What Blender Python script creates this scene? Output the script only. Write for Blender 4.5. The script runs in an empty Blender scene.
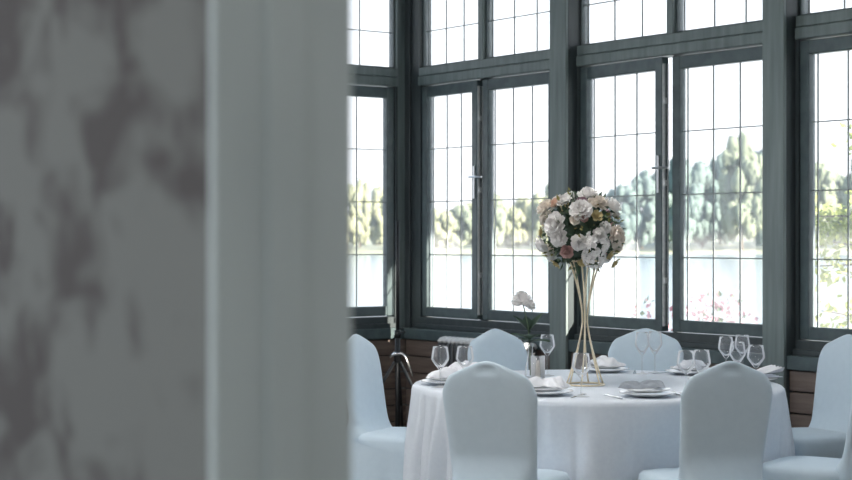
import bpy, bmesh, math, random
from mathutils import Vector, Matrix, noise
R = math.radians
random.seed(11)
scene = bpy.context.scene
COL = scene.collection

# ------------------------------------------------------------------ camera, sky, sun, exposure
EYE = 1.41
cam_d = bpy.data.cameras.new('camera'); cam = bpy.data.objects.new('camera', cam_d); COL.objects.link(cam)
cam.location = (0, 0, EYE); cam.rotation_euler = (R(90), 0, 0)
cam_d.sensor_width = 36.0; cam_d.lens = 36.0 * 1700 / 852; cam_d.clip_end = 3000
cam_d.shift_y = -0.0012
cam_d.dof.use_dof = True; cam_d.dof.focus_distance = 7.7; cam_d.dof.aperture_fstop = 4.6
scene.camera = cam

world = bpy.data.worlds.new('sky'); scene.world = world; world.use_nodes = True
nt = world.node_tree; nt.nodes.clear()
wo = nt.nodes.new('ShaderNodeOutputWorld'); bg = nt.nodes.new('ShaderNodeBackground')
tc = nt.nodes.new('ShaderNodeTexCoord'); sx = nt.nodes.new('ShaderNodeSeparateXYZ'); cr = nt.nodes.new('ShaderNodeValToRGB')
nt.links.new(tc.outputs['Generated'], sx.inputs[0]); nt.links.new(sx.outputs['Z'], cr.inputs[0])
cr.color_ramp.elements[0].position = 0.0; cr.color_ramp.elements[0].color = (0.95, 0.965, 1.0, 1)
cr.color_ramp.elements[1].position = 0.75; cr.color_ramp.elements[1].color = (0.52, 0.74, 1.0, 1)
nt.links.new(cr.outputs[0], bg.inputs[0]); nt.links.new(bg.outputs[0], wo.inputs[0])
bg.inputs[1].default_value = 1.15

AZ = 20.0                       # angle between the sun's path and the long window wall
sun_d = bpy.data.lights.new('sun', 'SUN'); sun = bpy.data.objects.new('sun', sun_d); COL.objects.link(sun)
sun_d.energy = 17.0; sun_d.angle = R(0.6); sun_d.color = (1.0, 0.90, 0.78)
U = Vector((.594, -.804, 0)); N_IN = Vector((-.804, -.594, 0)); B_X = Vector((.804, .594, 0))
dirn = (-U * math.cos(R(AZ)) + N_IN * math.sin(R(AZ))); dirn.z = -1.42 * math.sin(R(AZ))
sun.rotation_euler = dirn.to_track_quat('-Z', 'Y').to_euler()

vs = scene.view_settings
vs.view_transform = 'Standard'; vs.look = 'None'; vs.gamma = 1.0; vs.use_curve_mapping = False
vs.exposure = 0.72
scene.cycles.max_bounces = 14; scene.cycles.diffuse_bounces = 7; scene.cycles.transparent_max_bounces = 40
scene.cycles.caustics_reflective = False; scene.cycles.caustics_refractive = False
scene.cycles.sample_clamp_indirect = 6.0

# ------------------------------------------------------------------ materials
def newmat(name):
    m = bpy.data.materials.new(name); m.use_nodes = True
    n = m.node_tree.nodes; n.clear()
    return m, n, m.node_tree.links
def P(name, c1, c2=None, rough=.6, metal=0, scale=8, stretch=(1, 1, 1), bump=0.0, lo=.35, hi=.65, sheen=0, spec=.5, detail=4, trans=0, obj_coord=True):
    m, n, L = newmat(name)
    out = n.new('ShaderNodeOutputMaterial'); b = n.new('ShaderNodeBsdfPrincipled')
    b.inputs['Roughness'].default_value = rough; b.inputs['Metallic'].default_value = metal
    b.inputs['Specular IOR Level'].default_value = spec
    if sheen: b.inputs['Sheen Weight'].default_value = sheen
    c2 = c2 or tuple(x * .88 for x in c1)
    t = n.new('ShaderNodeTexCoord'); mp = n.new('ShaderNodeMapping'); mp.inputs['Scale'].default_value = stretch
    nz = n.new('ShaderNodeTexNoise'); nz.inputs['Scale'].default_value = scale; nz.inputs['Detail'].default_value = detail
    rp = n.new('ShaderNodeValToRGB')
    rp.color_ramp.elements[0].position = lo; rp.color_ramp.elements[0].color = (*c2, 1)
    rp.color_ramp.elements[1].position = hi; rp.color_ramp.elements[1].color = (*c1, 1)
    L.new(t.outputs['Object'], mp.inputs[0]); L.new(mp.outputs[0], nz.inputs[0]); L.new(nz.outputs[0], rp.inputs[0])
    L.new(rp.outputs[0], b.inputs['Base Color'])
    if bump:
        bp = n.new('ShaderNodeBump'); bp.inputs['Strength'].default_value = bump; bp.inputs['Distance'].default_value = .01
        L.new(nz.outputs[0], bp.inputs['Height']); L.new(bp.outputs[0], b.inputs['Normal'])
    if trans:
        tr = n.new('ShaderNodeBsdfTranslucent'); L.new(rp.outputs[0], tr.inputs[0])
        mx = n.new('ShaderNodeMixShader'); mx.inputs[0].default_value = trans
        L.new(b.outputs[0], mx.inputs[1]); L.new(tr.outputs[0], mx.inputs[2]); L.new(mx.outputs[0], out.inputs[0])
    else:
        L.new(b.outputs[0], out.inputs[0])
    return m
def glass(name, tint=(1, 1, 1), haze_veil=0.0, blend=.12, rough=0.0, body=0.0, rim_glint=0.0):
    m, n, L = newmat(name)
    out = n.new('ShaderNodeOutputMaterial'); tr = n.new('ShaderNodeBsdfTransparent'); tr.inputs[0].default_value = (*tint, 1)
    gl = n.new('ShaderNodeBsdfGlossy'); gl.inputs['Roughness'].default_value = rough
    lw = n.new('ShaderNodeLayerWeight'); lw.inputs[0].default_value = blend
    mx = n.new('ShaderNodeMixShader')
    ad = n.new('ShaderNodeMath'); ad.operation = 'ADD'; ad.use_clamp = True; ad.inputs[1].default_value = body
    L.new(lw.outputs['Fresnel'], ad.inputs[0]); L.new(ad.outputs[0], mx.inputs[0]); L.new(tr.outputs[0], mx.inputs[1]); L.new(gl.outputs[0], mx.inputs[2])
    if rim_glint:  # white edge layer imitates window light refracted along the glass edges
        t2 = n.new('ShaderNodeBsdfTranslucent'); t2.inputs[0].default_value = (.97, .98, 1, 1); d2 = n.new('ShaderNodeBsdfDiffuse'); d2.inputs[0].default_value = (.97, .98, 1, 1)
        m4 = n.new('ShaderNodeMixShader'); m4.inputs[0].default_value = .5; L.new(t2.outputs[0], m4.inputs[1]); L.new(d2.outputs[0], m4.inputs[2])
        m3 = n.new('ShaderNodeMixShader'); m3.inputs[0].default_value = rim_glint
        L.new(gl.outputs[0], m3.inputs[1]); L.new(m4.outputs[0], m3.inputs[2]); L.new(m3.outputs[0], mx.inputs[2])
    if haze_veil:  # milky translucent layer stands in for outdoor haze and flare
        tl = n.new('ShaderNodeBsdfTranslucent'); tl.inputs[0].default_value = (.95, .97, 1, 1)
        nz = n.new('ShaderNodeTexNoise'); nz.inputs['Scale'].default_value = 3
        mt = n.new('ShaderNodeMath'); mt.operation = 'MULTIPLY'; mt.inputs[1].default_value = haze_veil * 2
        L.new(nz.outputs[0], mt.inputs[0])
        m2 = n.new('ShaderNodeMixShader'); L.new(mt.outputs[0], m2.inputs[0]); L.new(mx.outputs[0], m2.inputs[1]); L.new(tl.outputs[0], m2.inputs[2])
        L.new(m2.outputs[0], out.inputs[0])
    else:
        L.new(mx.outputs[0], out.inputs[0])
    return m

M = {}
M['post'] = P('grey_green_painted_timber', (.205, .25, .245), (.13, .165, .168), rough=.42, scale=3.2, stretch=(9, 9, .7), bump=.15, lo=.3, hi=.72)
M['frame'] = P('dark_green_window_paint', (.088, .122, .128), (.064, .09, .097), rough=.35, scale=5, stretch=(3, 3, 3))
M['dark'] = P('shade_darkened_reveal', (.052, .066, .070), (.038, .050, .054), rough=.4, scale=4, stretch=(6, 6, .8))  # shade of the column sides and reveals put into the base colour
M['bar'] = P('slate_glazing_bar', (.26, .29, .29), rough=.4)
M['board'] = P('brown_parapet_board', (.20, .155, .13), (.115, .085, .072), rough=.5, scale=3, stretch=(1.3, 8, 14), bump=.2, lo=.3, hi=.7)
M['pane'] = glass('window_glass', (.98, .985, .985), haze_veil=.085, blend=.05)
M['lock'] = P('galvanised_lock_rail', (.82, .83, .83), (.66, .67, .68), rough=.35, metal=.25, scale=40)
M['handle'] = P('brushed_steel_handle', (.55, .56, .57), rough=.28, metal=1, scale=30)
M['paper'] = None
M['jamb'] = P('pale_sage_jamb_paint', (.58, .635, .615), (.48, .53, .515), rough=.55, scale=2.2, stretch=(2.5, 2.5, .8), lo=.3, hi=.7)
M['floor'] = P('grey_oak_floor', (.36, .34, .31), (.27, .25, .225), rough=.45, scale=3, stretch=(1, 9, 1))
M['ceil'] = P('pale_ceiling_paint', (.74, .77, .79), rough=.8)
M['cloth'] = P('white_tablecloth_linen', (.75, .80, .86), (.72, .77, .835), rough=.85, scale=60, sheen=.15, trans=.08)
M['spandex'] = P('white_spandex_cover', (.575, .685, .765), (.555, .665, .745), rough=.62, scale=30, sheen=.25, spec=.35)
M['china'] = P('white_china', (.84, .85, .86), rough=.12, scale=20)
M['napkin'] = P('white_napkin_cotton', (.82, .83, .86), (.74, .75, .79), rough=.9, scale=20)
M['gnapkin'] = P('grey_napkin_cotton', (.36, .39, .43), (.30, .33, .37), rough=.9, scale=20)
M['steel'] = P('polished_cutlery_steel', (.62, .63, .65), rough=.15, metal=1, scale=20)
M['crystal'] = glass('drinking_glass', (.985, .99, .995), blend=.20, body=.05, rim_glint=.6)
M['gold'] = P('pale_gold_wire', (.86, .76, .58), (.76, .65, .46), rough=.35, metal=.5, scale=30)
M['wpetal'] = P('white_petal', (.94, .925, .91), (.86, .845, .835), rough=.8, scale=16, trans=.3)
M['cpetal'] = P('cream_petal', (.90, .85, .79), (.82, .75, .67), rough=.8, scale=16, trans=.25)
M['ppetal'] = P('peach_petal', (.80, .62, .50), (.72, .50, .39), rough=.8, scale=16, trans=.25)
M['rpetal'] = P('dusty_pink_petal', (.66, .47, .44), (.54, .34, .32), rough=.8, scale=16, trans=.25)
M['mpetal'] = P('mauve_petal', (.48, .33, .38), (.36, .24, .29), rough=.8, scale=16, trans=.2)
M['ypetal'] = P('mustard_petal', (.62, .54, .30), (.48, .39, .20), rough=.8, scale=16, trans=.25)
M['leaf'] = P('dark_green_leaf', (.055, .10, .055), (.028, .055, .038), rough=.5, scale=9, trans=.2)
M['sage'] = P('sage_green_leaf', (.16, .22, .13), (.09, .14, .08), rough=.6, scale=9, trans=.25)
M['olive'] = P('olive_leaf', (.30, .29, .10), (.19, .17, .06), rough=.6, scale=9, trans=.3)
M['wax'] = P('ivory_candle_wax', (.86, .80, .72), rough=.5, scale=10, trans=.3)
M['black'] = P('black_painted_metal', (.016, .018, .02), (.010, .011, .013), rough=.4, scale=30)
M['chrome'] = P('chrome_clamp', (.7, .71, .72), rough=.2, metal=.9, scale=30)
M['rad'] = P('charcoal_radiator_enamel', (.07, .075, .08), (.055, .06, .065), rough=.35, scale=30)
M['wood'] = P('table_plywood', (.42, .30, .19), rough=.6)
M['grass'] = P('pale_gravel_terrace', (.30, .32, .33), (.24, .26, .27), rough=.9, scale=.6)
M['shore'] = P('far_bank', (.24, .25, .18), (.19, .20, .14), rough=.9, scale=.05)
M['treeA'] = P('far_tree_yellow_green', (.30, .31, .20), (.20, .225, .14), rough=.9, scale=.35, trans=.2)
M['treeB'] = P('far_tree_blue_green', (.16, .22, .20), (.115, .165, .155), rough=.9, scale=.35, trans=.2)
M['treeC'] = P('far_tree_green', (.24, .27, .19), (.16, .195, .14), rough=.9, scale=.35, trans=.2)
M['bark'] = P('bark', (.20, .16, .12), (.12, .09, .07), rough=.9, scale=6)
M['pink'] = P('pink_blossom', (.55, .30, .33), (.45, .22, .26), rough=.8, scale=9, trans=.35)
M['lime'] = P('yellow_green_leaf', (.42, .46, .17), (.30, .36, .10), rough=.7, scale=4, trans=.4)

def water_mat():
    m, n, L = newmat('lake_water')
    out = n.new('ShaderNodeOutputMaterial'); b = n.new('ShaderNodeBsdfPrincipled')
    b.inputs['Base Color'].default_value = (.16, .21, .25, 1); b.inputs['Roughness'].default_value = .15
    t = n.new('ShaderNodeTexCoord'); mp = n.new('ShaderNodeMapping'); mp.inputs['Scale'].default_value = (.25, 1, 1)
    nz = n.new('ShaderNodeTexNoise'); nz.inputs['Scale'].default_value = .8; nz.inputs['Detail'].default_value = 3
    bp = n.new('ShaderNodeBump'); bp.inputs['Strength'].default_value = .3; bp.inputs['Distance'].default_value = .3
    L.new(t.outputs['Object'], mp.inputs[0]); L.new(mp.outputs[0], nz.inputs[0]); L.new(nz.outputs[0], bp.inputs['Height'])
    L.new(bp.outputs[0], b.inputs['Normal']); L.new(b.outputs[0], out.inputs[0])
    return m
M['water'] = water_mat()
def paper_mat():
    """grey damask wallpaper: pale warm grey with darker brown blotched motif"""
    m, n, L = newmat('grey_brown_damask_paper')
    out = n.new('ShaderNodeOutputMaterial'); b = n.new('ShaderNodeBsdfPrincipled'); b.inputs['Roughness'].default_value = .7
    t = n.new('ShaderNodeTexCoord'); mp = n.new('ShaderNodeMapping'); mp.inputs['Location'].default_value = (3.17, 0, 1.63)
    n1 = n.new('ShaderNodeTexNoise'); n1.inputs['Scale'].default_value = 10.0; n1.inputs['Detail'].default_value = 2.2; n1.inputs['Roughness'].default_value = .55
    n1.inputs['Distortion'].default_value = .35
    r1 = n.new('ShaderNodeValToRGB')
    r1.color_ramp.elements[0].position = .46; r1.color_ramp.elements[0].color = (.165, .166, .150, 1)
    r1.color_ramp.elements[1].position = .62; r1.color_ramp.elements[1].color = (.066, .055, .051, 1)
    L.new(t.outputs['Object'], mp.inputs[0]); L.new(mp.outputs[0], n1.inputs[0]); L.new(n1.outputs[0], r1.inputs[0])
    L.new(r1.outputs[0], b.inputs['Base Color']); L.new(b.outputs[0], out.inputs[0])
    return m
M['paper'] = paper_mat()

# ------------------------------------------------------------------ mesh helpers
class MB:
    def __init__(s): s.v = []; s.f = []
    def box(s, x0, x1, y0, y1, z0, z1, bev=0.0):
        b = len(s.v)
        if bev <= 0:
            s.v += [(x, y, z) for z in (z0, z1) for y in (y0, y1) for x in (x0, x1)]
            s.f += [tuple(b + i for i in q) for q in ((0, 2, 3, 1), (4, 5, 7, 6), (0, 1, 5, 4), (2, 6, 7, 3), (0, 4, 6, 2), (1, 3, 7, 5))]
        else:
            bm = bmesh.new(); bmesh.ops.create_cube(bm, size=1)
            for v in bm.verts: v.co = Vector(((x0 + x1) / 2 + v.co.x * (x1 - x0), (y0 + y1) / 2 + v.co.y * (y1 - y0), (z0 + z1) / 2 + v.co.z * (z1 - z0)))
            bmesh.ops.bevel(bm, geom=bm.edges[:], offset=bev, segments=1, affect='EDGES')
            bm.verts.index_update()
            s.v += [tuple(v.co) for v in bm.verts]; s.f += [tuple(b + v.index for v in f.verts) for f in bm.faces]; bm.free()
        return s
    def tube(s, pts, r, seg=8, cap=True):
        b = len(s.v); pts = [Vector(p) for p in pts]; n = len(pts)
        rr = r if isinstance(r, (list, tuple)) else [r] * n
        for i, p in enumerate(pts):
            d = (pts[min(i + 1, n - 1)] - pts[max(i - 1, 0)]).normalized()
            a = d.orthogonal().normalized() if abs(d.z) > .9 else d.cross(Vector((0, 0, 1))).normalized()
            c = d.cross(a)
            for k in range(seg):
                t = 2 * math.pi * k / seg; s.v.append(tuple(p + (a * math.cos(t) + c * math.sin(t)) * rr[i]))
        for i in range(n - 1):
            for k in range(seg):
                s.f.append((b + i * seg + k, b + i * seg + (k + 1) % seg, b + (i + 1) * seg + (k + 1) % seg, b + (i + 1) * seg + k))
        if cap:
            s.f.append(tuple(b + k for k in reversed(range(seg)))); s.f.append(tuple(b + (n - 1) * seg + k for k in range(seg)))
        return s
    def lathe(s, prof, seg=24, c=(0, 0, 0)):
        b = len(s.v)
        for (r, z) in prof:
            for k in range(seg):
                t = 2 * math.pi * k / seg; s.v.append((c[0] + r * math.cos(t), c[1] + r * math.sin(t), c[2] + z))
        for i in range(len(prof) - 1):
            for k in range(seg):
                s.f.append((b + i * seg + k, b + i * seg + (k + 1) % seg, b + (i + 1) * seg + (k + 1) % seg, b + (i + 1) * seg + k))
        return s
    def grid(s, nu, nv, fn, wrap=False):
        b = len(s.v)
        for j in range(nv):
            for i in range(nu): s.v.append(tuple(fn(i, j)))
        for j in range(nv - 1):
            for i in range(nu if wrap else nu - 1):
                i2 = (i + 1) % nu
                s.f.append((b + j * nu + i, b + j * nu + i2, b + (j + 1) * nu + i2, b + (j + 1) * nu + i))
        return s
    def xform(s, mat, start=0):
        for i in range(start, len(s.v)): s.v[i] = tuple(mat @ Vector(s.v[i]))
        return s
    def mesh(s, name, mat, smooth=False, weld=0):
        me = bpy.data.meshes.new(name); me.from_pydata(s.v, [], s.f)
        if weld:
            bm = bmesh.new(); bm.from_mesh(me); bmesh.ops.remove_doubles(bm, verts=bm.verts, dist=weld)
            bmesh.ops.recalc_face_normals(bm, faces=bm.faces); bm.to_mesh(me); bm.free()
        me.materials.append(mat)
        if smooth: me.polygons.foreach_set('use_smooth', [True] * len(me.polygons))
        me.update(); return me
    def build(s, name, mat, parent=None, smooth=False, loc=(0, 0, 0), weld=0):
        return obj(name, s.mesh(name, mat, smooth, weld), parent, loc)
def obj(name, me, parent=None, loc=(0, 0, 0), rot=(0, 0, 0), scale=(1, 1, 1)):
    o = bpy.data.objects.new(name, me); COL.objects.link(o); o.parent = parent
    o.location = loc; o.rotation_euler = rot; o.scale = scale
    return o
def empty(name, loc=(0, 0, 0), rz=0):
    o = bpy.data.objects.new(name, None); COL.objects.link(o); o.empty_display_size = .1
    o.location = loc; o.rotation_euler = (0, 0, rz); return o
def tag(o, label=None, cat=None, group=None, kind=None):
    if label: o['label'] = label
    if cat: o['category'] = cat
    if group: o['group'] = group
    if kind: o['kind'] = kind
    return o
def struct(o, label=None): return tag(o, label=label, kind='structure')
def copy_tree(o, parent=None):
    c = o.copy(); COL.objects.link(c); c.parent = parent
    for ch in [x for x in o.children]: copy_tree(ch, c)
    return c
_cache = {}
def box_mesh(name, dx, dy, dz, mat, bev=0.0):
    k = (name, round(dx, 4), round(dy, 4), round(dz, 4), mat.name, bev)
    if k not in _cache: _cache[k] = MB().box(-dx / 2, dx / 2, -dy / 2, dy / 2, -dz / 2, dz / 2, bev).mesh(name, mat)
    return _cache[k]
def bx(name, x0, x1, y0, y1, z0, z1, mat, parent=None, bev=0.0):
    return obj(name, box_mesh(name, x1 - x0, y1 - y0, z1 - z0, mat, bev), parent, ((x0 + x1) / 2, (y0 + y1) / 2, (z0 + z1) / 2))

# ------------------------------------------------------------------ the room
C0 = Vector((-.121, 12.1, 0))
ROT_A = math.atan2(-.804, .594); ROT_B = math.atan2(.594, .804)
PITCH = 1.77; NB = 8; LEN_A = 1.85 + PITCH * (NB - 1)
Z_LEDGE, Z_S0, Z_S1, Z_BEAM, Z_TOP, Z_CEIL = .785, .87, 2.475, 2.61, 3.375, 3.5
ROOM_T = 6.2
wa = struct(empty('wall_back', C0, ROT_A)); wb = struct(empty('wall_left', C0, ROT_B))
def inA(s, t, z=0): return C0 + U * s + N_IN * t + Vector((0, 0, z))

fl = MB().box(-.3, LEN_A + .3, -ROOM_T - 8, .25, -.2, 0).build('floor', M['floor']); fl.location = C0; fl.rotation_euler = (0, 0, ROT_A); struct(fl)
ce = MB().box(-1.3, LEN_A + 1.4, -ROOM_T - 4, 1.45, Z_CEIL, Z_CEIL + .2).build('ceiling', M['ceil']); ce.location = C0; ce.rotation_euler = (0, 0, ROT_A); struct(ce)

def parapet(par, x0, x1, sgn_front=-.10):
    bx('ledge', x0, x1, sgn_front - .02, .05, Z_LEDGE - .075, Z_LEDGE, M['frame'], par, .004)
    bx('parapet_core', x0, x1, sgn_front + .03, .06, 0, Z_LEDGE - .078, M['black'], par)
    for k in range(6):
        z1 = Z_LEDGE - .08 - k * .117
        bx('board', x0 + .002, x1 - .002, sgn_front, sgn_front + .028, max(z1 - .109, .004), z1, M['board'], par, .003)

def pane_grid(par, x0, x1, z0, z1, nc, nr, y=0.0, border=True):
    """panes and glazing bars between x0..x1, z0..z1 in the local frame of par"""
    xs = [x0 + (x1 - x0) * i / nc for i in range(nc + 1)]; zs = [z0 + (z1 - z0) * j / nr for j in range(nr + 1)]
    w = .0065
    if border:
        bx('glazing_bar', x0 + .038 - w / 2, x0 + .038 + w / 2, y - .002, y + .006, z0, z1, M['bar'], par)
        xs = [x0 + .038 + (x1 - x0 - .038) * i / nc for i in range(nc + 1)]; xs[0] = x0
    for x in xs[1:-1]: bx('glazing_bar', x - w / 2, x + w / 2, y - .004, y + .004, z0, z1, M['bar'], par)
    for z in zs[1:-1]: bx('glazing_bar', x0, x1, y - .0035, y + .0035, z - w / 2, z + w / 2, M['bar'], par)
    for i in range(nc):
        for j in range(nr):
            bx('pane', xs[i], xs[i + 1], y - .002, y + .002, zs[j], zs[j + 1], M['pane'], par)

def frame_ring(x0, x1, z0, z1, wl, wr, wb_, wt, y0, y1):
    m = MB()
    m.box(x0, x0 + wl, y0, y1, z0, z1, .005); m.box(x1 - wr, x1, y0, y1, z0, z1, .005)
    m.box(x0 + wl - .004, x1 - wr + .004, y0 + .002, y1 - .002, z0, z0 + wb_, .005); m.box(x0 + wl - .004, x1 - wr + .004, y0 + .002, y1 - .002, z1 - wt, z1, .005)
    return m

def make_sash(win, x0, x1, nc, hinge='L', ang=0.0, handle=False, border=True):
    """a casement x0..x1 hung on win; ang in degrees swings it inward"""
    hx = x0 if hinge == 'L' else x1
    sw = x1 - x0; a0, a1 = (0, sw) if hinge == 'L' else (-sw, 0)
    f = frame_ring(a0, a1, Z_S0, Z_S1, .062, .062, .068, .075, -.028, .028).build('sash', M['frame'], win)
    f.location = (hx, -.012, 0); f.rotation_euler = (0, 0, R(-ang) if hinge == 'L' else R(ang))
    pane_grid(f, a0 + .058, a1 - .058, Z_S0 + .064, Z_S1 - .071, nc, 4, 0.006, border)
    e = a1 if hinge == 'L' else a0
    if handle:
        bx('lock_rail', e + .0005, e + .006, -.022, -.004, Z_S0 + .03, Z_S1 - .04, M['lock'], f)
        bx('lock_rail', e + .0005, e + .005, .012, .022, Z_S0 + .03, Z_S1 - .04, M['lock'], f)
        h = MB(); h.box(e - .040, e - .018, -.036, -.0285, 1.68, 1.90, .002)
        h.tube([(e - .029, -.034, 1.825), (e - .029, -.075, 1.825)], .007, 8); h.tube([(e - .031, -.072, 1.825), (e + .06, -.078, 1.823), (e + .115, -.076, 1.821)], [.008, .008, .006], 8)
        h.build('handle', M['handle'], f)
        for zz in (1.72, 1.15, 2.2): bx('lock_bolt', e + .006, e + .016, -.02, -.002, zz, zz + .035, M['lock'], f)
    return f

def make_window(idx, par_loc, rot, x0, x1, split=None, ang=(0, 0), ncs=(3, 3), handle=True, post=(.012, .012)):
    w = struct(empty('window_%d' % idx, par_loc, rot))
    mid = split if split is not None else (x0 + x1) / 2
    # lower fixed frame with sloping sill
    fr = MB()
    fr.box(x0, x0 + .022, -.05, .05, Z_LEDGE, Z_BEAM - .12); fr.box(x1 - .022, x1, -.05, .05, Z_LEDGE, Z_BEAM - .12)
    fr.box(x0, x1, -.055, .06, Z_LEDGE - .01, Z_S0 - .006, .004)
    fr.box(x0, x1, -.075, -.05, Z_LEDGE, Z_LEDGE + .034, .004)
    fr.box(mid - post[0], mid + post[1], .0, .05, Z_S0 - .01, Z_S1 + .01)
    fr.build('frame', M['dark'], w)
    bm_ = MB(); bm_.box(x0, x1, -.06, .06, 2.483, Z_BEAM - .062, .006); bm_.box(x0, x1, -.052, .06, Z_BEAM - .06, Z_BEAM, .005)
    bm_.build('transom', M['post'], w)
    make_sash(w, x0 + .022, mid - .016, ncs[0], 'L', ang[0], handle)
    make_sash(w, mid + .016, x1 - .022, ncs[1], 'R', ang[1], False)
    # fixed lights above
    m2 = MB().box(mid - .026, mid + .026, -.045, .05, Z_BEAM, Z_TOP, .004).build('mullion', M['post'], w)
    for (a, b, n) in ((x0, mid - .026, ncs[0]), (mid + .026, x1, ncs[1])):
        g = frame_ring(a, b, Z_BEAM, Z_TOP, .012, .012, .012, .02, -.02, .03).build('fixed_light', M['frame'], w)
        pane_grid(g, a + .01, b - .01, Z_BEAM + .01, Z_TOP - .018, n, 3, .005)
    return w

# long window wall (wall_back) : columns, parapet, header, windows
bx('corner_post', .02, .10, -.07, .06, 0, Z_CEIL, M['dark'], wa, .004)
bx('corner_core', -.06, .03, -.02, .06, 0, Z_CEIL, M['frame'], wa)
bx('header', -.02, LEN_A, -.10, .06, Z_TOP, Z_CEIL + .02, M['post'], wa)
for k in range(NB):
    s1 = 1.85 + PITCH * k
    bx('column', s1 - .153, s1 - .002, -.118, .06, 0, Z_CEIL, M['dark'], wa, .003); bx('column_face', s1 - .155, s1, -.142, -.1175, 0, Z_CEIL, M['post'], wa, .004)  # core coloured darker than its face to carry the side's shade
    s0 = .10 if k == 0 else s1 - PITCH
    parapet(wa, s0, s1 - .155)
    if k == 0: make_window(1, C0, ROT_A, .185, 1.645, split=.872, ang=(1.6, 0), post=(.052, .026))
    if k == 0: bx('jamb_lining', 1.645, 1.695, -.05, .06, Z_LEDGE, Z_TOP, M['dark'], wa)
    if k > 0: make_window(k + 1, C0, ROT_A, s0, s1 - .155, ang=(3.6 if k == 1 else 0, 0), handle=(k < 4))
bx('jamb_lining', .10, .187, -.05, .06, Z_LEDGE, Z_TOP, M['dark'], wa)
# short window wall (wall_left)
bx('casing', -.135, -.02, -.045, .06, 0, Z_CEIL, M['post'], wb, .004)
bx('header', -6.2, 0, -.10, .06, Z_TOP, Z_CEIL + .02, M['post'], wb)
PB = 1.98
for k in range(3):
    x1 = -.135 - k * PB; x0 = x1 - PB + .155
    bx('column', x0 - .155, x0, -.14, .06, 0, Z_CEIL, M['post'], wb, .005)
    parapet(wb, x0, x1, -.06)
    make_window(NB + 1 + k, C0, ROT_B, x0, x1, handle=False)
parapet(wb, -.135, -.02, -.06)
# end wall of the long room
wr = MB().box(LEN_A, LEN_A + .15, -ROOM_T - 4, 0, 0, Z_CEIL).build('wall_right', M['board']); wr.location = C0; wr.rotation_euler = (0, 0, ROT_A); struct(wr)

# papered wall with the doorway the camera looks through
DC = Vector((-.189, 1.5, 0))                                   # near corner of the doorway
TW = .139
wf = struct(empty('wall_front', DC, ROT_A))
bx('wall_panel', -4.6, 0, 0, TW, 0, Z_CEIL, M['paper'], wf)
bx('wall_panel', 1.7, 9.5, 0, TW, 0, Z_CEIL, M['paper'], wf)
bx('lintel', 0, 1.7, 0, TW, 2.25, Z_CEIL, M['paper'], wf)
d1 = struct(empty('door_1', DC, ROT_A))
jm = MB(); jm.box(.0005, .010, -.004, TW + .004, 0, 2.24, .002); jm.box(.010, .0125, .050, .092, 0, 2.235, .001); jm.build('jamb', M['jamb'], d1)
jm = MB(); jm.box(1.690, 1.6995, -.004, TW + .004, 0, 2.24, .002); jm.box(1.6875, 1.690, .050, .092, 0, 2.235, .001); jm.build('jamb', M['jamb'], d1)
bx('head', .01, 1.69, -.004, TW + .004, 2.24, 2.2495, M['jamb'], d1)
# ceiling lamps of the hall, hung above the picture
def lamp_mat():
    m, n, L = newmat('lit_opal_diffuser'); out = n.new('ShaderNodeOutputMaterial'); e = n.new('ShaderNodeEmission')
    e.inputs[0].default_value = (1.0, .97, .94, 1); e.inputs[1].default_value = LAMP; L.new(e.outputs[0], out.inputs[0]); return m
LAMP = 16.0
LM = lamp_mat()
L_SH = MB().lathe([(.31, 0), (.31, .22), (.30, .22), (.30, 0), (.31, 0)], 32).mesh('lamp_shade', M['ceil'], True)
L_DF = MB().lathe([(0, .012), (.299, .012), (.299, .018), (0, .018)], 32).mesh('diffuser', LM)
L_RD = MB().tube([(0, 0, .02), (0, 0, .42)], .008, 8).mesh('rod', M['black'])
for i, (s_, t_) in enumerate(((4.1, 2.7), (2.0, 4.6), (4.4, 4.8), (6.6, 4.4), (9.3, 4.3))):
    lp = tag(empty('ceiling_lamp', inA(s_, t_, Z_CEIL - .42)), 'drum ceiling lamp hanging above the banquet hall', 'lamp', 'drum lamps under the ceiling')
    obj('lamp_shade', L_SH, lp); obj('diffuser', L_DF, lp); obj('rod', L_RD, lp)

# ------------------------------------------------------------------ banquet table
TX, TY, TZ, TR = .775, 7.73, .755, .835
chairs = [  # back position x, y ; facing x, y ; label
    (.262, 6.60, .40, .91, 'white covered banquet chair seen from behind, nearest the bud vase side of table'),
    (1.150, 6.61, -.30, .954, 'white covered banquet chair seen from behind, in front of the cluster of wine glasses'),
    (.40, 8.84, .58, -.81, 'white covered chair at far side of table, behind the bud vase'),
    (1.145, 8.87, -.15, -.99, 'white covered chair at far side of table, behind the two slim glasses'),
    (-.285, 8.36, .90, -.43, 'white covered chair in profile beside the black tripod stand'),
    (2.02, 8.34, -.90, -.44, 'white covered chair in profile against the brown boards under the window'),
    (1.80, 7.02, -.84, .54, 'white covered chair cut off by the frame edge at the near end of table'),
]
tb = tag(empty('round_table', (TX, TY, 0)), 'round banquet table standing under the long white cloth', 'table')
MB().lathe([(0, .72), (.80, .72), (.815, .725), (.815, .745), (.80, .75), (0, .75)], 48).build('table_top', M['wood'], tb)
for k in range(4):
    a = R(45 + 90 * k)
    MB().tube([(math.cos(a) * .55, math.sin(a) * .55, .72), (math.cos(a) * .60, math.sin(a) * .60, 0)], .016, 8).build('leg', M['black'], tb)
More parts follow.
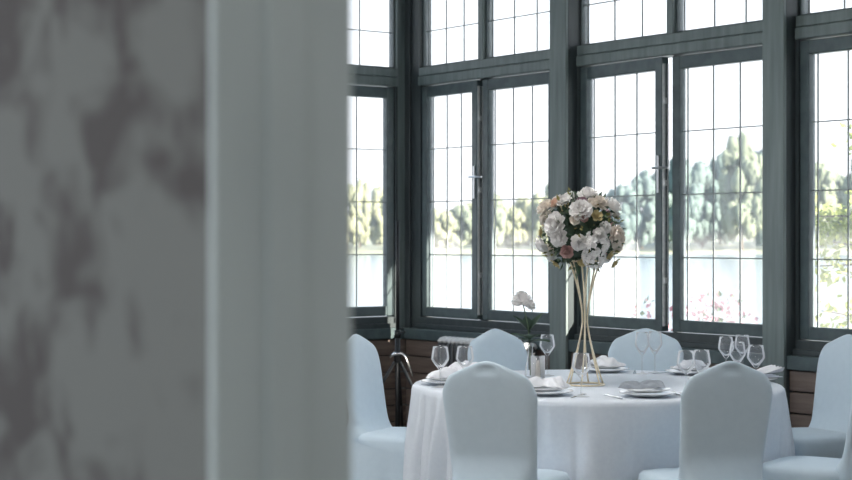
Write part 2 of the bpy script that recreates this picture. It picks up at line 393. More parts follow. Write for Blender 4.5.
def cloth():
    nu = 460; m = MB()
    prof = [(0, .0), (.3, 0), (.6, 0), (.78, 0), (.815, -.001), (.830, -.005), (.838, -.014), (.841, -.03)] + [(.842, -.03 - .7 * ((j + 1) / 22)) for j in range(22)]
    lim = []
    for (bx_, by_, fx, fy, _) in chairs:
        l = math.hypot(fx, fy); fx, fy = fx / l, fy / l; seg = []
        for q in range(13):
            o = -.225 + .45 * q / 12; f = .412 if abs(o) < .2 else .39
            X, Y = bx_ + fx * f - fy * o - TX, by_ + fy * f + fx * o - TY
            seg.append((X, Y))
        ca = math.atan2(sum(p[1] for p in seg), sum(p[0] for p in seg))
        lim.append((ca, sorted((((math.atan2(y, x) - ca + math.pi) % (2 * math.pi) - math.pi), math.hypot(x, y) - .006) for x, y in seg)))
    def limit(th, r):
        for ca, seg in lim:
            da = (th - ca + math.pi) % (2 * math.pi) - math.pi
            if da <= seg[0][0]: rm = seg[0][1]; k = 1 - (seg[0][0] - da) / .09
            elif da >= seg[-1][0]: rm = seg[-1][1]; k = 1 - (da - seg[-1][0]) / .09
            else:
                k = 1
                for (a0, r0), (a1, r1) in zip(seg, seg[1:]):
                    if a0 <= da <= a1: rm = r0 + (r1 - r0) * (da - a0) / max(1e-6, a1 - a0)
            if k > 0 and r > rm: r += (rm - r) * k * k * (3 - 2 * k)
        return r
    def fn(i, j):
        th = 2 * math.pi * i / nu; r, dz = prof[j]; d = max(0, -dz - .02)
        if d > 0:
            env = min(1, d / .26)
            q = th + .25 * math.sin(3 * th + 1) + .12 * math.sin(7 * th + .4)
            s = math.sin(26 * q); fold = (abs(s) ** .8) * (1 if s > 0 else -1)
            fold = .65 * fold + .35 * math.sin(41 * q + 1.7)
            r += .055 * d + env * .046 * fold * (.6 + .5 * math.sin(2.3 * th + 2) ** 2)
            r += (limit(th, r) - r) * min(1, d / .22)
        return (r * math.cos(th), r * math.sin(th), dz)
    m.grid(nu, len(prof), fn, True)
    return m
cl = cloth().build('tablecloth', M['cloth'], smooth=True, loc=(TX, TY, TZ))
tag(cl, 'long white tablecloth falling in soft folds from the round table', 'tablecloth')

# ------------------------------------------------------------------ covered banquet chair
def chair_meshes():
    # backrest: facing +y, base at y = -.20
    m = MB(); nu, nv = 41, 44
    def outline(xn, v):
        ztop = .941 - .088 * (math.sqrt(xn * xn + .03) - .173) - .060 * max(0, (abs(xn) - .74) / .26) ** 2.4
        z = .38 + (ztop - .38) * v
        hw = .176 + .022 * min(1, max(0, (z - .5) / .32)) ** 1.0
        return xn * hw, z
    def prof(z): return -.200 - .085 * (max(0, z - .44) / .5) ** 1.15       # recline
    def half(sgn):
        def fn(i, j):
            xn = -1 + 2 * i / (nu - 1); v = j / (nv - 1); v = 1 - (1 - v) ** 1.5
            xn = math.copysign(1 - (1 - abs(xn)) ** 1.6, xn)
            x, z = outline(xn, v)
            edge = max(0, 1 - abs(xn) ** 7) ** .5 * max(0, 1 - v ** 14) ** .5
            th = .026 * edge
            y = prof(z) + sgn * th
            if sgn > 0: y += .055 * math.exp(-max(0, z - .455) / .035) * edge
            elif z < .575: y -= .085 * min(1, (.575 - z) / .135) ** 1.5 * (1 - .25 * abs(xn) ** 3) * (1 - abs(xn) ** 9)
            if sgn < 0: y += .012 * math.exp(-((x / .036) ** 4 + ((z - .905) / .017) ** 4))
            return (x, y, z)
        return fn
    m.grid(nu, nv, half(1)); b = len(m.f); m.grid(nu, nv, half(-1))
    back = m.mesh('backrest', M['spandex'], True, weld=.0006)
    # seat: rounded slab
    m = MB(); ns = 48
    rings = [(.0, .478), (.5, .478), (.80, .476), (.93, .470), (.985, .458), (1.0, .44), (1.0, .40)]
    def sq(th, ex=5.0):
        c, s = math.cos(th), math.sin(th)
        k = (abs(c) ** ex + abs(s) ** ex) ** (-1 / ex); return c * k, s * k
    def seat(i, j):
        k, z = rings[j]; cx, cy = sq(2 * math.pi * i / ns)
        return (cx * .205 * k * (1 - .06 * (cy < 0) * abs(cy)), cy * (.185 if cy > 0 else .215) * k, z)
    m.grid(ns, len(rings), seat, True); st = m.mesh('seat', M['spandex'], True, weld=.0005)
    # skirt stretched from seat edge down to the feet, arched between the legs
    m = MB(); nr = 12
    def skirt(i, j):
        th = 2 * math.pi * i / ns; cx, cy = sq(th); t = j / (nr - 1)
        corner = (abs(math.sin(2 * th))) ** .55
        zb = .02 + .19 * (1 - corner)
        z = .405 + (zb - .405) * t
        pinch = 1 - .10 * t * (1 - corner) ** 1.2 * 1.5 - .012 * math.sin(math.pi * min(1, t * 1.4))
        y = cy * (.185 if cy > 0 else .215) * pinch; x = cx * .205 * pinch
        if cy < 0: y -= (.085 * min(1, (1 - t) * 1.0 + .75) ) * abs(cy) ** 2
        if cy < 0 and j == 0: z = .405 + .072 * abs(cy) ** 2
        return (x * (1 + .03 * t), y, z)
    m.grid(ns, nr, skirt, True); sk = m.mesh('skirt', M['spandex'], True)
    leg = MB().tube([(0, 0, .42), (0, 0, 0)], .011, 8).mesh('leg', M['chrome'])
    return back, st, sk, leg
CH = chair_meshes()
for (bx_, by_, fx, fy, lab) in chairs:
    l = math.hypot(fx, fy); fx, fy = fx / l, fy / l
    c = tag(empty('banquet_chair', (bx_ + fx * .215, by_ + fy * .215, 0), math.atan2(-fx, fy)), lab, 'chair', 'covered chairs around the table')
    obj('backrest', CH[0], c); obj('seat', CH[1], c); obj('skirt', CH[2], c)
    for sx_ in (-1, 1):
        obj('leg', CH[3], c, (sx_ * .165, .145, .0)); o = obj('leg', CH[3], c, (sx_ * .165, -.235, 0)); o.rotation_euler = (R(-8), 0, 0)

# ------------------------------------------------------------------ tableware
def glass_meshes(h, rb, bowl):
    zs = h - bowl
    b = MB().lathe([(.004, zs - .004), (.012, zs + .004), (rb * .62, zs + bowl * .20), (rb * .96, zs + bowl * .40), (rb, zs + bowl * .47), (rb * .97, zs + bowl * .60), (rb * .86, zs + bowl * .85), (rb * .80, h), (rb * .775, h), (rb * .84, zs + bowl * .84), (rb * .945, zs + bowl * .6), (rb * .97, zs + bowl * .47), (rb * .92, zs + bowl * .40), (rb * .58, zs + bowl * .21), (.008, zs + .010), (0, zs + .009)], 24).mesh('bowl', M['crystal'], True)
    s = MB().lathe([(.0045, zs), (.0035, zs - .02), (.0034, .02), (.006, .008)], 12).mesh('stem', M['crystal'], True)
    f = MB().lathe([(0, .008), (.006, .008), (.02, .004), (.033, .002), (.034, .001), (.033, 0), (0, 0)], 24).mesh('foot', M['crystal'], True)
    return b, s, f
GT = glass_meshes(.197, .037, .098); GS = glass_meshes(.180, .040, .100); GF = glass_meshes(.203, .036, .108)
glasses = [
    (.063, 7.50, GS, 'wine glass standing over the crumpled napkin at the table edge near the tripod'),
    (.172, 7.52, GS, 'wine glass in front of the radiator, just behind the nearest chair back'),
    (.580, 8.13, GT, 'wine glass standing between bud vase and gold flower stand'),
    (.645, 7.06, GS, 'wine glass in front of the gold flower stand base'),
    (1.048, 8.24, GF, 'slim glass at the far side, nearer the flower stand of the pair'),
    (1.118, 8.30, GF, 'slim glass at the far side, nearer the clustered glasses of the pair'),
    (1.105, 7.22, GS, 'wine glass half hidden by the covered chair, its outer one of two'),
    (1.178, 7.27, GS, 'wine glass half hidden by the covered chair, beside the four clustered glasses'),
    (1.403, 7.95, GT, 'wine glass at the near corner of the cluster of four, beside the far chair'),
    (1.507, 8.10, GT, 'wine glass standing furthest back in the cluster of four'),
    (1.385, 7.56, GT, 'wine glass in the front middle of the cluster of four'),
    (1.475, 7.60, GS, 'wine glass in the cluster of four, closest to the fanned napkin'),
]
for (x, y, g, lab) in glasses:
    r = tag(empty('wine_glass', (x, y, TZ + .0005), random.random() * 3), lab, 'wine glass', 'glasses on the banquet table')
    obj('bowl', g[0], r); obj('stem', g[1], r); obj('foot', g[2], r)

PL1 = MB().lathe([(0, .004), (.070, .004), (.082, .008), (.112, .016), (.118, .018), (.118, .021), (.110, .020), (.080, .013), (.068, .009), (0, .009)], 40).mesh('dinner_plate', M['china'], True)
PL2 = MB().lathe([(0, .003), (.055, .003), (.065, .007), (.092, .014), (.096, .016), (.096, .019), (.090, .018), (.063, .011), (.054, .008), (0, .008)], 40).mesh('side_plate', M['china'], True)
def napkin_mesh(seed, w=.085, d=.06, hgt=.03, name='napkin', mat='napkin', fan=False):
    rnd = random.Random(seed); m = MB(); nu, nv = 22, 16; o1, o2 = rnd.random() * 9, rnd.random() * 9
    def surf(k):
        def fn(i, j):
            x = -1 + 2 * i / (nu - 1); y = -1 + 2 * j / (nv - 1)
            nz = noise.noise(Vector((x * 1.6 + o1, y * 1.6, o2)))
            rx = 1 + .22 * noise.noise(Vector((y * 2 + o2, o1, 0)))
            e = max(0, (1 - x ** 6) * (1 - y ** 6)) ** .4
            if fan:
                spread = .45 + .75 * (x * .5 + .5)
                z = (.008 + hgt * (.5 + .5 * math.sin(y * 13 + x * 2)) * (.3 + .7 * (x * .5 + .5)) + .022 * (x * .5 + .5) ** 2) * (k) + .001
                return (x * w * 1.1, y * d * spread, z)
            z = (hgt * (.45 + .55 * max(0, 1 - (y * 1.1) ** 2)) * e * (1 + .5 * nz) + .004 * math.sin(9 * x + 5 * y)) * k + .001
            return (x * w * rx, y * d * (1 + .3 * nz) + .02 * math.sin(3 * x + o1), max(.0005, z))
        return fn
    m.grid(nu, nv, surf(1)); m.grid(nu, nv, surf(.12))
    return m.mesh(name, M[mat], True)
FORK = MB(); FORK.box(-.004, .004, -.09, .02, .001, .003); FORK.box(-.010, .010, .02, .045, .001, .003)
for k in range(4): FORK.box(-.010 + k * .0058, -.0068 + k * .0058, .045, .09, .001, .003)
FORK = FORK.mesh('fork', M['steel']); 
KN = MB(); KN.box(-.005, .005, -.10, 0, .001, .005, .001); KN.box(-.009, .007, 0, .11, .001, .003, .0008); KN = KN.mesh('knife', M['steel'])
settings = [  # x, y, angle of outward direction, where, kind
    (.095, 7.64, 187, 'at the table end beside the tripod', 'w'), (.500, 7.13, 247, 'beside the glass in front of the gold stand', 'w'),
    (.920, 7.06, 282, 'at the front of the table under the grey napkin', 'g'), (1.495, 7.80, 6, 'under the fanned napkin', 'f'),
    (1.275, 8.22, 52, 'at the far side behind the half hidden glasses', 'w'), (.880, 8.36, 82, 'at the far side behind the gold stand', 'w'),
    (.180, 8.03, 152, 'between the radiator and the nearest chair back', 'w'),
]
for i, (x, y, a, where, kd) in enumerate(settings):
    ra = R(a)
    tag(obj('dinner_plate', PL1, None, (x, y, TZ)), 'white dinner plate ' + where, 'plate', 'plates on the table')
    if kd != 'f': tag(obj('side_plate', PL2, None, (x, y, TZ + .0165)), 'smaller white stacked plate ' + where, 'plate', 'plates on the table')
    hz = TZ + (.0165 + .0195 if kd != 'f' else .0215)
    if kd == 'g':
        tag(obj('napkin', napkin_mesh(5, .095, .034, .026, mat='gnapkin'), None, (x - .02, y, hz), (0, 0, R(8))), 'grey folded napkin lying on the front plate', 'napkin', 'napkins on the plates')
    elif kd == 'f':
        tag(obj('napkin', napkin_mesh(8, .085, .080, .022, fan=True), None, (x + .03, y, hz), (0, 0, ra)), 'white napkin folded into a pleated fan at table edge', 'napkin', 'napkins on the plates')
    else:
        tag(obj('napkin', napkin_mesh(20 + i, .10, .05, .034), None, (x, y, hz), (0, 0, ra + R(60 + 31 * i))), 'white folded napkin on the plate ' + where, 'napkin', 'napkins on the plates')
    tx, ty = -math.sin(ra), math.cos(ra)
    if kd != 'f':
        tag(obj('fork', FORK, None, (x - tx * .145 * -1, y + ty * .145, TZ + .0005), (0, 0, ra + R(90))), 'steel fork beside the plate ' + where, 'fork', 'cutlery on the table')
        tag(obj('table_knife', KN, None, (x - tx * .145, y - ty * .145, TZ + .0005), (0, 0, ra + R(90))), 'steel knife beside the plate ' + where, 'knife', 'cutlery on the table')

# ------------------------------------------------------------------ gold flower stand and arrangement
FX, FY = .712, 7.62
fs = tag(empty('flower_stand', (FX, FY, TZ)), 'tall pale gold hourglass wire stand holding the flower ball', 'flower stand')
nW = 6
MB().tube([(.087 * math.cos(2 * math.pi * k / 36), .087 * math.sin(2 * math.pi * k / 36), .004) for k in range(37)], .0042, 8).build('base_ring', M['gold'], fs, True)
for k in range(nW):
    a = 2 * math.pi * k / nW + .25; tw = .9
    pts = []
    for j in range(15):
        t = j / 14; z = .004 + t * .556
        if t < .52: q = 1 - t / .52; r = .011 + .076 * q ** 1.35
        else: q = (t - .52) / .48; r = .011 + .060 * q ** 1.5
        aa = a + tw * t * .45
        pts.append((r * math.cos(aa), r * math.sin(aa), z))
    MB().tube(pts, .0038, 8).build('wire', M['gold'], fs, True)
MB().tube([(.068 * math.cos(2 * math.pi * k / 28), .068 * math.sin(2 * math.pi * k / 28), .556) for k in range(29)], .004, 8).build('top_ring', M['gold'], fs, True)
MB().lathe([(0, .557), (.066, .557), (.066, .561), (0, .561)], 28).build('top_plate', M['gold'], fs)

def petal(m, mat4, L, W, cup, ruffle, rnd):
    s0 = len(m.v); nu, nv = 5, 5; o = rnd.random() * 20
    def fn(i, j):
        x = -1 + 2 * i / (nu - 1); v = j / (nv - 1)
        w = W * (.25 + .75 * math.sin(min(1, v * 1.15) * math.pi * .62)) * (1 - .25 * max(0, v - .8) / .2)
        zz = cup * (v * v) * L + .25 * W * x * x + ruffle * math.sin(x * 5 + o) * v * W
        return (x * w * .5, v * L, zz)
    m.grid(nu, nv, fn); m.xform(mat4, s0)
def flower_mesh(name, mat, kind, seed):
    """unit radius blossom facing +z"""
    rnd = random.Random(seed); m = MB()
    if kind == 'peony': layers = [(11, .98, .62, 12, .15), (11, .90, .56, 30, .3), (10, .78, .5, 47, .5), (9, .62, .42, 62, .6), (7, .48, .34, 76, .7)]
    elif kind == 'rose': layers = [(6, 1.0, .95, 20, .35), (6, .86, .85, 42, .55), (5, .72, .7, 60, .7), (5, .58, .5, 74, .8), (4, .48, .36, 84, .8)]
    elif kind == 'hydrangea':
        for k in range(46):
            z = rnd.uniform(-.25, 1); t = rnd.random() * 6.28; r = math.sqrt(max(0, 1 - z * z)); d = Vector((r * math.cos(t), r * math.sin(t), z))
            q = d.to_track_quat('Z', 'Y').to_matrix().to_4x4(); tw = rnd.random() * 1.57
            for p in range(4):
                petal(m, Matrix.Translation(d * .82) @ q @ Matrix.Rotation(tw + p * 1.5708, 4, 'Z') @ Matrix.Rotation(R(18), 4, 'X'), .24, .24, .1, .05, rnd)
        return m.mesh(name, mat, True)
    else: layers = [(5, 1.0, .8, 15, .2), (5, .6, .5, 45, .4)]
    for li, (n, L, W, up, cup) in enumerate(layers):
        for k in range(n):
            a = 2 * math.pi * (k + .5 * (li % 2)) / n + rnd.uniform(-.12, .12)
            mt = Matrix.Rotation(a, 4, 'Z') @ Matrix.Translation((0, .03, .06 * li)) @ Matrix.Rotation(R(up + rnd.uniform(-8, 8)), 4, 'X')
            petal(m, mt, L * rnd.uniform(.9, 1.05), W, cup * .5, .10 if kind == 'peony' else .04, rnd)
    return m.mesh(name, mat, True)
FM = {'W': flower_mesh('flower', M['wpetal'], 'peony', 1), 'H': flower_mesh('flower', M['wpetal'], 'hydrangea', 2), 'V': flower_mesh('flower', M['cpetal'], 'peony', 3),
      'P': flower_mesh('flower', M['ppetal'], 'rose', 4), 'R': flower_mesh('flower', M['rpetal'], 'rose', 5), 'M': flower_mesh('flower', M['mpetal'], 'rose', 6),
      'Y': flower_mesh('flower', M['ypetal'], 'small', 7), 'L': flower_mesh('flower', M['cpetal'], 'rose', 9)}
BC = Vector((.698, 7.62, 1.437)); BR = .175
fa = tag(empty('flower_arrangement', BC), 'round ball of white, peach and pink flowers with dark foliage', 'flowers')
def put_flower(k, d, r, size):
    d = d.normalized(); o = obj('flower', FM[k], fa, d * r, d.to_track_quat('Z', 'Y').to_euler(), (size, size, size)); return o
front = [('W', -3.5, -21, .046), ('W', 5, -36, .042), ('W', -27, -8, .050), ('H', 10.6, 11, .052), ('H', 9.6, 24, .046), ('W', -5.4, 9, .034), ('V', 30, 3, .044), ('W', 29, -25, .042),
         ('W', -24, 4, .040), ('V', -36, -24, .040), ('W', -39, 11, .036), ('V', 15, -29, .036), ('W', -18, -31, .032), ('W', 20, -5, .026), ('P', -25, -29, .030), ('R', -16.6, 17, .031), ('L', 9, -28, .028),
         ('M', -2.5, -30, .024), ('Y', 11.5, -16, .026), ('Y', -1.6, 29, .022), ('Y', -26, 31, .024), ('Y', 34, 32, .026), ('Y', -41, 0, .024), ('Y', 40, 7, .026), ('Y', 26, 22, .020), ('R', -1, -14, .018), ('W', 14, 2, .030), ('L', -10, -12, .022)]
px = 7.62 / 1700
for (k, dx, dy, size) in front:
    x, z = dx * px, -dy * px; q = BR * BR - x * x - z * z
    y = -math.sqrt(q) if q > 0 else -.02
    d = Vector((x, y, z)); put_flower(k, d, min(d.length, .2) * .96, size * 1.22)
rnd = random.Random(4)
kk = ['W', 'H', 'V', 'P', 'R', 'W', 'L', 'Y', 'W', 'M']
for i in range(26):
    t = rnd.uniform(.12, math.pi - .12); ph = rnd.uniform(-.8, 1.25)
    put_flower(kk[i % 10], Vector((math.cos(t) * math.cos(ph), math.sin(t) * math.cos(ph), math.sin(ph))), BR * .95, rnd.uniform(.028, .046))
def leaf_cloud(n, rmin, rmax, L, W, seed, low=-.95, center=(0, 0, 0), squash=(1, 1, 1)):
    rnd = random.Random(seed); m = MB(); c = Vector(center)
    for i in range(n):
        z = rnd.uniform(low, 1); t = rnd.random() * 6.2832; r = math.sqrt(1 - z * z)
        d = Vector((r * math.cos(t), r * math.sin(t), z)); rr = rnd.uniform(rmin, rmax)
        p = c + Vector((d.x * squash[0], d.y * squash[1], d.z * squash[2])) * rr
        ax = (d + Vector((rnd.uniform(-1, 1), rnd.uniform(-1, 1), rnd.uniform(-1, 1))) * .9).normalized()
        q = ax.to_track_quat('Y', 'Z').to_matrix() @ Matrix.Rotation(rnd.random() * 6.28, 3, 'Y')
        l = L * rnd.uniform(.7, 1.3); w = W * rnd.uniform(.7, 1.3); b = len(m.v)
        for (x, y, zz) in ((0, 0, 0), (w * .5, l * .4, w * .15), (0, l, 0), (-w * .5, l * .4, w * .15), (0, l * .45, 0)):
            m.v.append(tuple(p + q @ Vector((x, y, zz))))
        m.f += [(b, b + 1, b + 4), (b + 1, b + 2, b + 4), (b + 2, b + 3, b + 4), (b + 3, b, b + 4)]
    return m
for (nm, mt, n, a, b, L, W, sd) in (('foliage', 'leaf', 520, .07, .165, .042, .020, 1), ('foliage', 'sage', 150, .12, .185, .036, .013, 2), ('foliage', 'olive', 90, .14, .195, .030, .014, 3)):
    o = leaf_cloud(n, a, b, L, W, sd).build(nm, M[mt], fa); o['kind'] = 'stuff'
MB().lathe([(0, -.115), (.06, -.11), (.095, -.06), (.10, 0), (.085, .05), (.05, .09), (0, .10)], 20).build('foam_ball', M['leaf'], fa, True)
m = MB()
for k in range(9):
    a = k * .7; m.tube([(0, 0, -.05), (math.cos(a) * .02, math.sin(a) * .02, -.112), (math.cos(a) * .022, math.sin(a) * .022, -.117)], .003, 6)
m.build('stems', M['sage'], fa)

# ------------------------------------------------------------------ bud vase and candle
VX, VY = .492, 8.02
vz = tag(empty('bud_vase', (VX, VY, TZ)), 'slim clear glass bud vase holding one white rose stem', 'vase')
MB().lathe([(0, .003), (.022, .003), (.027, .012), (.024, .05), (.013, .10), (.0115, .14), (.015, .16), (.0135, .16), (.010, .14), (.0115, .10), (.021, .05), (.023, .014), (0, .010)], 20).build('vase_body', M['crystal'], vz, True)
br = tag(empty('rose_stem', (VX, VY, TZ + .012)), 'single white rose with green leaves standing in the bud vase', 'flower')
MB().tube([(0, 0, 0), (-.002, 0, .14), (-.012, 0, .24), (-.034, 0, .335)], .0028, 6).build('stem', M['sage'], br)
o = obj('blossom', flower_mesh('blossom', M['wpetal'], 'peony', 33), br, (-.036, 0, .335), (R(25), R(-12), 0), (.052, .052, .072))
obj('blossom', FM['W'], br, (-.012, -.01, .318), (R(20), R(30), 0), (.034, .034, .045))
m = MB()
for (x, y, z, ax, rz, L, W) in ((-.002, 0, .17, 25, 190, .075, .042), (0, 0, .165, 30, 80, .07, .04), (-.004, 0, .20, 55, 60, .085, .03), (-.006, 0, .205, 60, 300, .085, .03), (-.003, 0, .155, 15, 260, .07, .045), (0, 0, .15, 20, 20, .075, .044), (-.008, 0, .225, 50, 10, .06, .022)):
    s0 = len(m.v)
    m.grid(5, 7, lambda i, j: ((-1 + i / 2) * W * .72 * math.sin(math.pi * min(.98, j / 6 * .93 + .05)), L * j / 6, -.25 * L * (j / 6) ** 2 + .15 * W * abs(-1 + i / 2)))
    m.xform(Matrix.Translation((x, y, z)) @ Matrix.Scale(1.35, 4) @ Matrix.Rotation(R(rz), 4, 'Z') @ Matrix.Rotation(R(ax), 4, 'X'), s0)
m.build('leaves', M['leaf'], br, True)
cd = tag(empty('candle_holder', (.522, 7.93, TZ)), 'ivory candle in a clear glass cup beside the bud vase', 'candle')
MB().lathe([(0, .002), (.030, .002), (.033, .01), (.034, .11), (.0325, .11), (.031, .012), (0, .010)], 24).build('glass_cup', M['crystal'], cd, True)
MB().lathe([(0, .011), (.024, .011), (.024, .085), (.021, .088), (0, .086)], 20).build('candle', M['wax'], cd, True)
MB().tube([(0, 0, .086), (.001, 0, .097)], .0012, 6).build('wick', M['black'], cd)

# ------------------------------------------------------------------ radiator and tripod stand by the wall
rd = tag(empty('radiator', inA(.72, .22, 0), ROT_A), 'dark column radiator with pale rounded top under the window', 'radiator')
sec = MB(); s0 = 0
sec.tube([(0, -.045, .12), (0, -.045, .70), (0, -.03, .725), (0, 0, .733), (0, .03, .725), (0, .045, .70), (0, .045, .12)], .0155, 10)
sec.tube([(0, 0, .12), (0, 0, .70)], .014, 8); sec = sec.mesh('section', M['rad'], True)
cap = MB().tube([(0, -.052, .722), (0, -.034, .738), (0, 0, .745), (0, .034, .738), (0, .052, .722)], .0165, 10).mesh('section_cap', M['china'], True)
for k in range(20): obj('section_cap', cap, obj('section', sec, rd, (.0 + k * .046, 0, 0)))
MB().tube([(-.03, 0, .15), (.93, 0, .15)], .017, 10).tube([(-.03, 0, .68), (.93, 0, .68)], .017, 10).build('header_pipe', M['rad'], rd, True)
for k in (1, 18): MB().box(k * .046 - .01, k * .046 + .01, -.05, .05, 0, .125, .003).build('foot', M['rad'], rd)

st = tag(empty('tripod_stand', (-.187, 11.2, 0)), 'black metal tripod stand with chrome clamp in the window corner', 'stand')
MB().tube([(0, 0, .10), (0, 0, .78)], .017, 12).tube([(0, 0, .78), (0, 0, 1.53)], .012, 12).build('pole', M['black'], st, True)
MB().tube([(0, 0, .60), (0, 0, .665)], .026, 12).tube([(0, 0, .76), (0, 0, .81)], .021, 12).build('collar', M['black'], st, True)
MB().tube([(-.05, -.02, .635), (-.02, -.032, .655), (.03, -.03, .655), (.055, -.03, .63), (.10, -.035, .51)], [.010, .012, .010, .008, .007], 10).build('clamp_lever', M['chrome'], st, True)
MB().tube([(.012, -.01, .79), (.05, -.02, .80)], .006, 8).build('knob', M['black'], st, True)
for k in range(3):
    a = R(205 + 120 * k)
    MB().tube([(.02 * math.cos(a), .02 * math.sin(a), .60), (.40 * math.cos(a), .40 * math.sin(a), .012)], .011, 10).build('leg', M['black'], st, True)
    MB().tube([(.018 * math.cos(a), .018 * math.sin(a), .14), (.22 * math.cos(a), .22 * math.sin(a), .295)], .006, 8).build('brace', M['black'], st, True)

# ------------------------------------------------------------------ outdoors
g = MB(); ys = [-60, 24, 30, 36, 42, 60]; zs = [-.4, -.4, -.6, -1.4, -2.4, -6]
g.grid(2, 6, lambda i, j: ((-150, 190)[i], ys[j], zs[j])); g = g.build('terrace_ground', M['grass']); struct(g)
w = MB().box(-700, 900, 36, 402, -2.2, -2.0).build('lake', M['water']); struct(w)
sh = MB().grid(40, 6, lambda i, j: (-500 + i * 32, (384, 388, 396, 430, 560, 700)[j], (-2.4, -1.7, -1.2, -.6, 4, 6)[j] + (0 if j < 1 else .5 * math.sin(i * 2.1)))).build('far_shore', M['shore'], smooth=True); struct(sh)

def crown_mesh(seed, mat, blobs=60, leafy=1500):
    rnd = random.Random(seed); bm = bmesh.new(); pts = []
    for b in range(blobs):
        z = rnd.uniform(-.9, 1); t = rnd.random() * 6.28; r = math.sqrt(max(0, 1 - z * z)) * rnd.uniform(.35, .85)
        p = Vector((r * math.cos(t), r * math.sin(t), z * .78)); s = rnd.uniform(.15, .28)
        pts.append((p, s))
        bmesh.ops.create_icosphere(bm, subdivisions=2, radius=s, matrix=Matrix.Translation(p))
    for v in bm.verts: v.co += v.co.normalized() * .16 * noise.noise(v.co * 5 + Vector((seed, 0, 0)))
    me = bpy.data.meshes.new('crown'); bm.to_mesh(me); bm.free()
    m = MB(); m.v = [tuple(v.co) for v in me.vertices]; m.f = [tuple(p.vertices) for p in me.polygons]
    for i in range(leafy):
        p, s = rnd.choice(pts); d = Vector((rnd.gauss(0, 1), rnd.gauss(0, 1), rnd.gauss(0, 1))).normalized()
        c = p + d * s * rnd.uniform(.95, 1.18); a = d.orthogonal().normalized() * .06; bb = (d.cross(a).normalized() + d * rnd.uniform(-.8, .8)) * .06
        k = len(m.v); m.v += [tuple(c - a), tuple(c + bb), tuple(c + a), tuple(c - bb)]; m.f.append((k, k + 1, k + 2, k + 3))
    return m.mesh('crown', M[mat], True)
TM = {k: [crown_mesh(i * 7 + j, k) for j in range(3)] for i, k in enumerate(('treeA', 'treeB', 'treeC'))}
TRUNK = MB().tube([(0, 0, 0), (.01, 0, .5), (0, 0, 1)], [.05, .04, .03], 8).mesh('trunk', M['bark'], True)
def far_tree(px_, top, D, wpx, kind, lab, i, base=-1.6):
    X = (px_ - 426) / 1700 * D; ztop = EYE + (238 - top) * D / 1700; base -= 0; h = ztop - base; hw = wpx / 2 * D / 1700
    t = tag(empty('tree', (X, D, base), random.random() * 6), lab, 'tree', 'trees along the far shore')
    obj('crown', TM[kind][i % 3], t, (0, 0, h * .54), (0, 0, 0), (hw, hw, h * .50)); obj('trunk', TRUNK, t, (0, 0, 0), (0, 0, 0), (h * .25, h * .25, h * .5))
LA = 'pale yellow green tree in the row on the far shore'; LB = 'tall blue green tree on the far shore behind the middle window'; LC = 'soft green tree in the row on the far shore'
rnd = random.Random(8); i = 0
x = 300
while x < 590:                           # pale trees seen through the corner windows
    far_tree(x, 196 + rnd.uniform(-9, 10) + 8 * math.sin(x * .03), (398, 416, 436)[i % 3], rnd.uniform(24, 38), 'treeA' if rnd.random() < .65 else 'treeC', LA if 0 else 'pale hazy green tree on the far shore, seen through the corner windows', i); i += 1
    x += rnd.uniform(12, 19)
for (x, top, wd) in ((585, 205, 34), (604, 196, 36), (622, 186, 40), (642, 172, 44), (662, 168, 40), (682, 160, 46), (702, 163, 44), (720, 154, 50), (742, 140, 56), (765, 146, 50)):
    far_tree(x, top, (398, 420, 444)[i % 3], wd, 'treeB' if top > 145 else 'treeC', LB, i); i += 1
x = 785
while x < 1000:
    far_tree(x, 172 + rnd.uniform(-14, 14), (398, 420, 442)[i % 3], rnd.uniform(30, 46), 'treeC' if rnd.random() < .6 else 'treeA', 'soft green tree on the far shore beyond the column at the frame edge', i); i += 1
    x += rnd.uniform(16, 24)
x = -250
while x < 270:
    far_tree(x, 190 + rnd.uniform(-12, 12), (398, 420)[i % 2], rnd.uniform(38, 50), 'treeA', 'far shore tree beyond the papered wall', i); i += 1
    x += 31

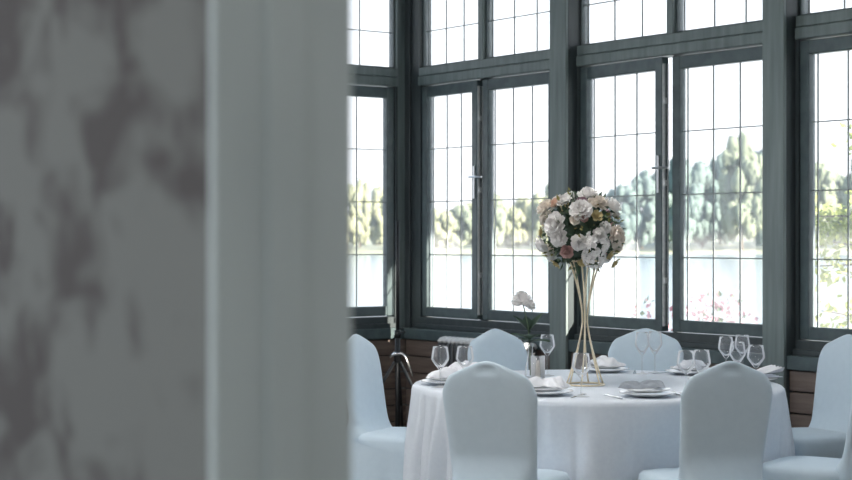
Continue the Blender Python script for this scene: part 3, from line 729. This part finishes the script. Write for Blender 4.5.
def shrub(name, label, cat, loc, r, squash, mats, n, L, W, stems, seed, lowz=-.9):
    t = tag(empty(name, loc), label, cat)
    rnd = random.Random(seed)
    zc = squash[2] * r * .55 + .35
    for q, (mt, part, frac) in enumerate(mats):
        o = leaf_cloud(int(n * frac), r * .15, r, L, W, seed + q, lowz, (0, 0, zc), squash).build(part, M[mt], t); o['kind'] = 'stuff'
    for k in range(stems):
        a = rnd.random() * 6.28; q = rnd.uniform(.3, .8)
        MB().tube([(0, 0, 0), (math.cos(a) * r * squash[0] * q * .4, math.sin(a) * r * squash[1] * q * .4, zc * .7), (math.cos(a) * r * squash[0] * q, math.sin(a) * r * squash[1] * q, zc + r * squash[2] * rnd.uniform(-.1, .6))], [.012, .009, .004], 6).build('branch', M['bark'], t)
    return t
shrub('flowering_shrub', 'pink blossoming shrub outside the middle window, nearer the flower ball', 'shrub', (1.84, 14.0, -.4), .62, (.55, .6, 1.0), (('pink', 'blossom', .7), ('sage', 'foliage', .12)), 1500, .05, .045, 14, 41)
shrub('flowering_shrub', 'pink blossoming shrub outside the middle window, nearer the column', 'shrub', (2.50, 14.6, -.4), .70, (.55, .6, 1.0), (('pink', 'blossom', .7), ('sage', 'foliage', .12)), 1700, .05, .045, 14, 57)
t = tag(empty('young_tree', (3.75, 13.2, -.4)), 'yellow green leafy young tree just outside the window at the frame edge', 'tree')
MB().tube([(0, 0, 0), (.03, 0, 1.2), (0, .02, 2.6)], [.05, .04, .015], 8).build('trunk', M['bark'], t, True)
rnd = random.Random(77)
for k in range(16):
    a = rnd.random() * 6.28; z0 = rnd.uniform(.7, 2.3); ln = rnd.uniform(.45, .85)
    if k < 6: a = math.pi + rnd.uniform(-.6, .5)
    tip = Vector((math.cos(a) * ln, math.sin(a) * ln, z0 + rnd.uniform(-.05, .35)))
    MB().tube([(0, 0, z0), tuple(tip * .5 + Vector((0, 0, z0 * .5 + .06))), tuple(tip)], [.014, .010, .004], 6).build('branch', M['bark'], t, True)
    m = MB()
    for q in range(6):
        c = Vector((0, 0, z0)).lerp(tip, .35 + .65 * q / 5)
        s = leaf_cloud(16, .02, .17, .075, .045, k * 31 + q, -1, c); b = len(m.v); m.v += s.v; m.f += [tuple(b + e for e in f) for f in s.f]
    o = m.build('foliage', M['lime'], t); o['kind'] = 'stuff'
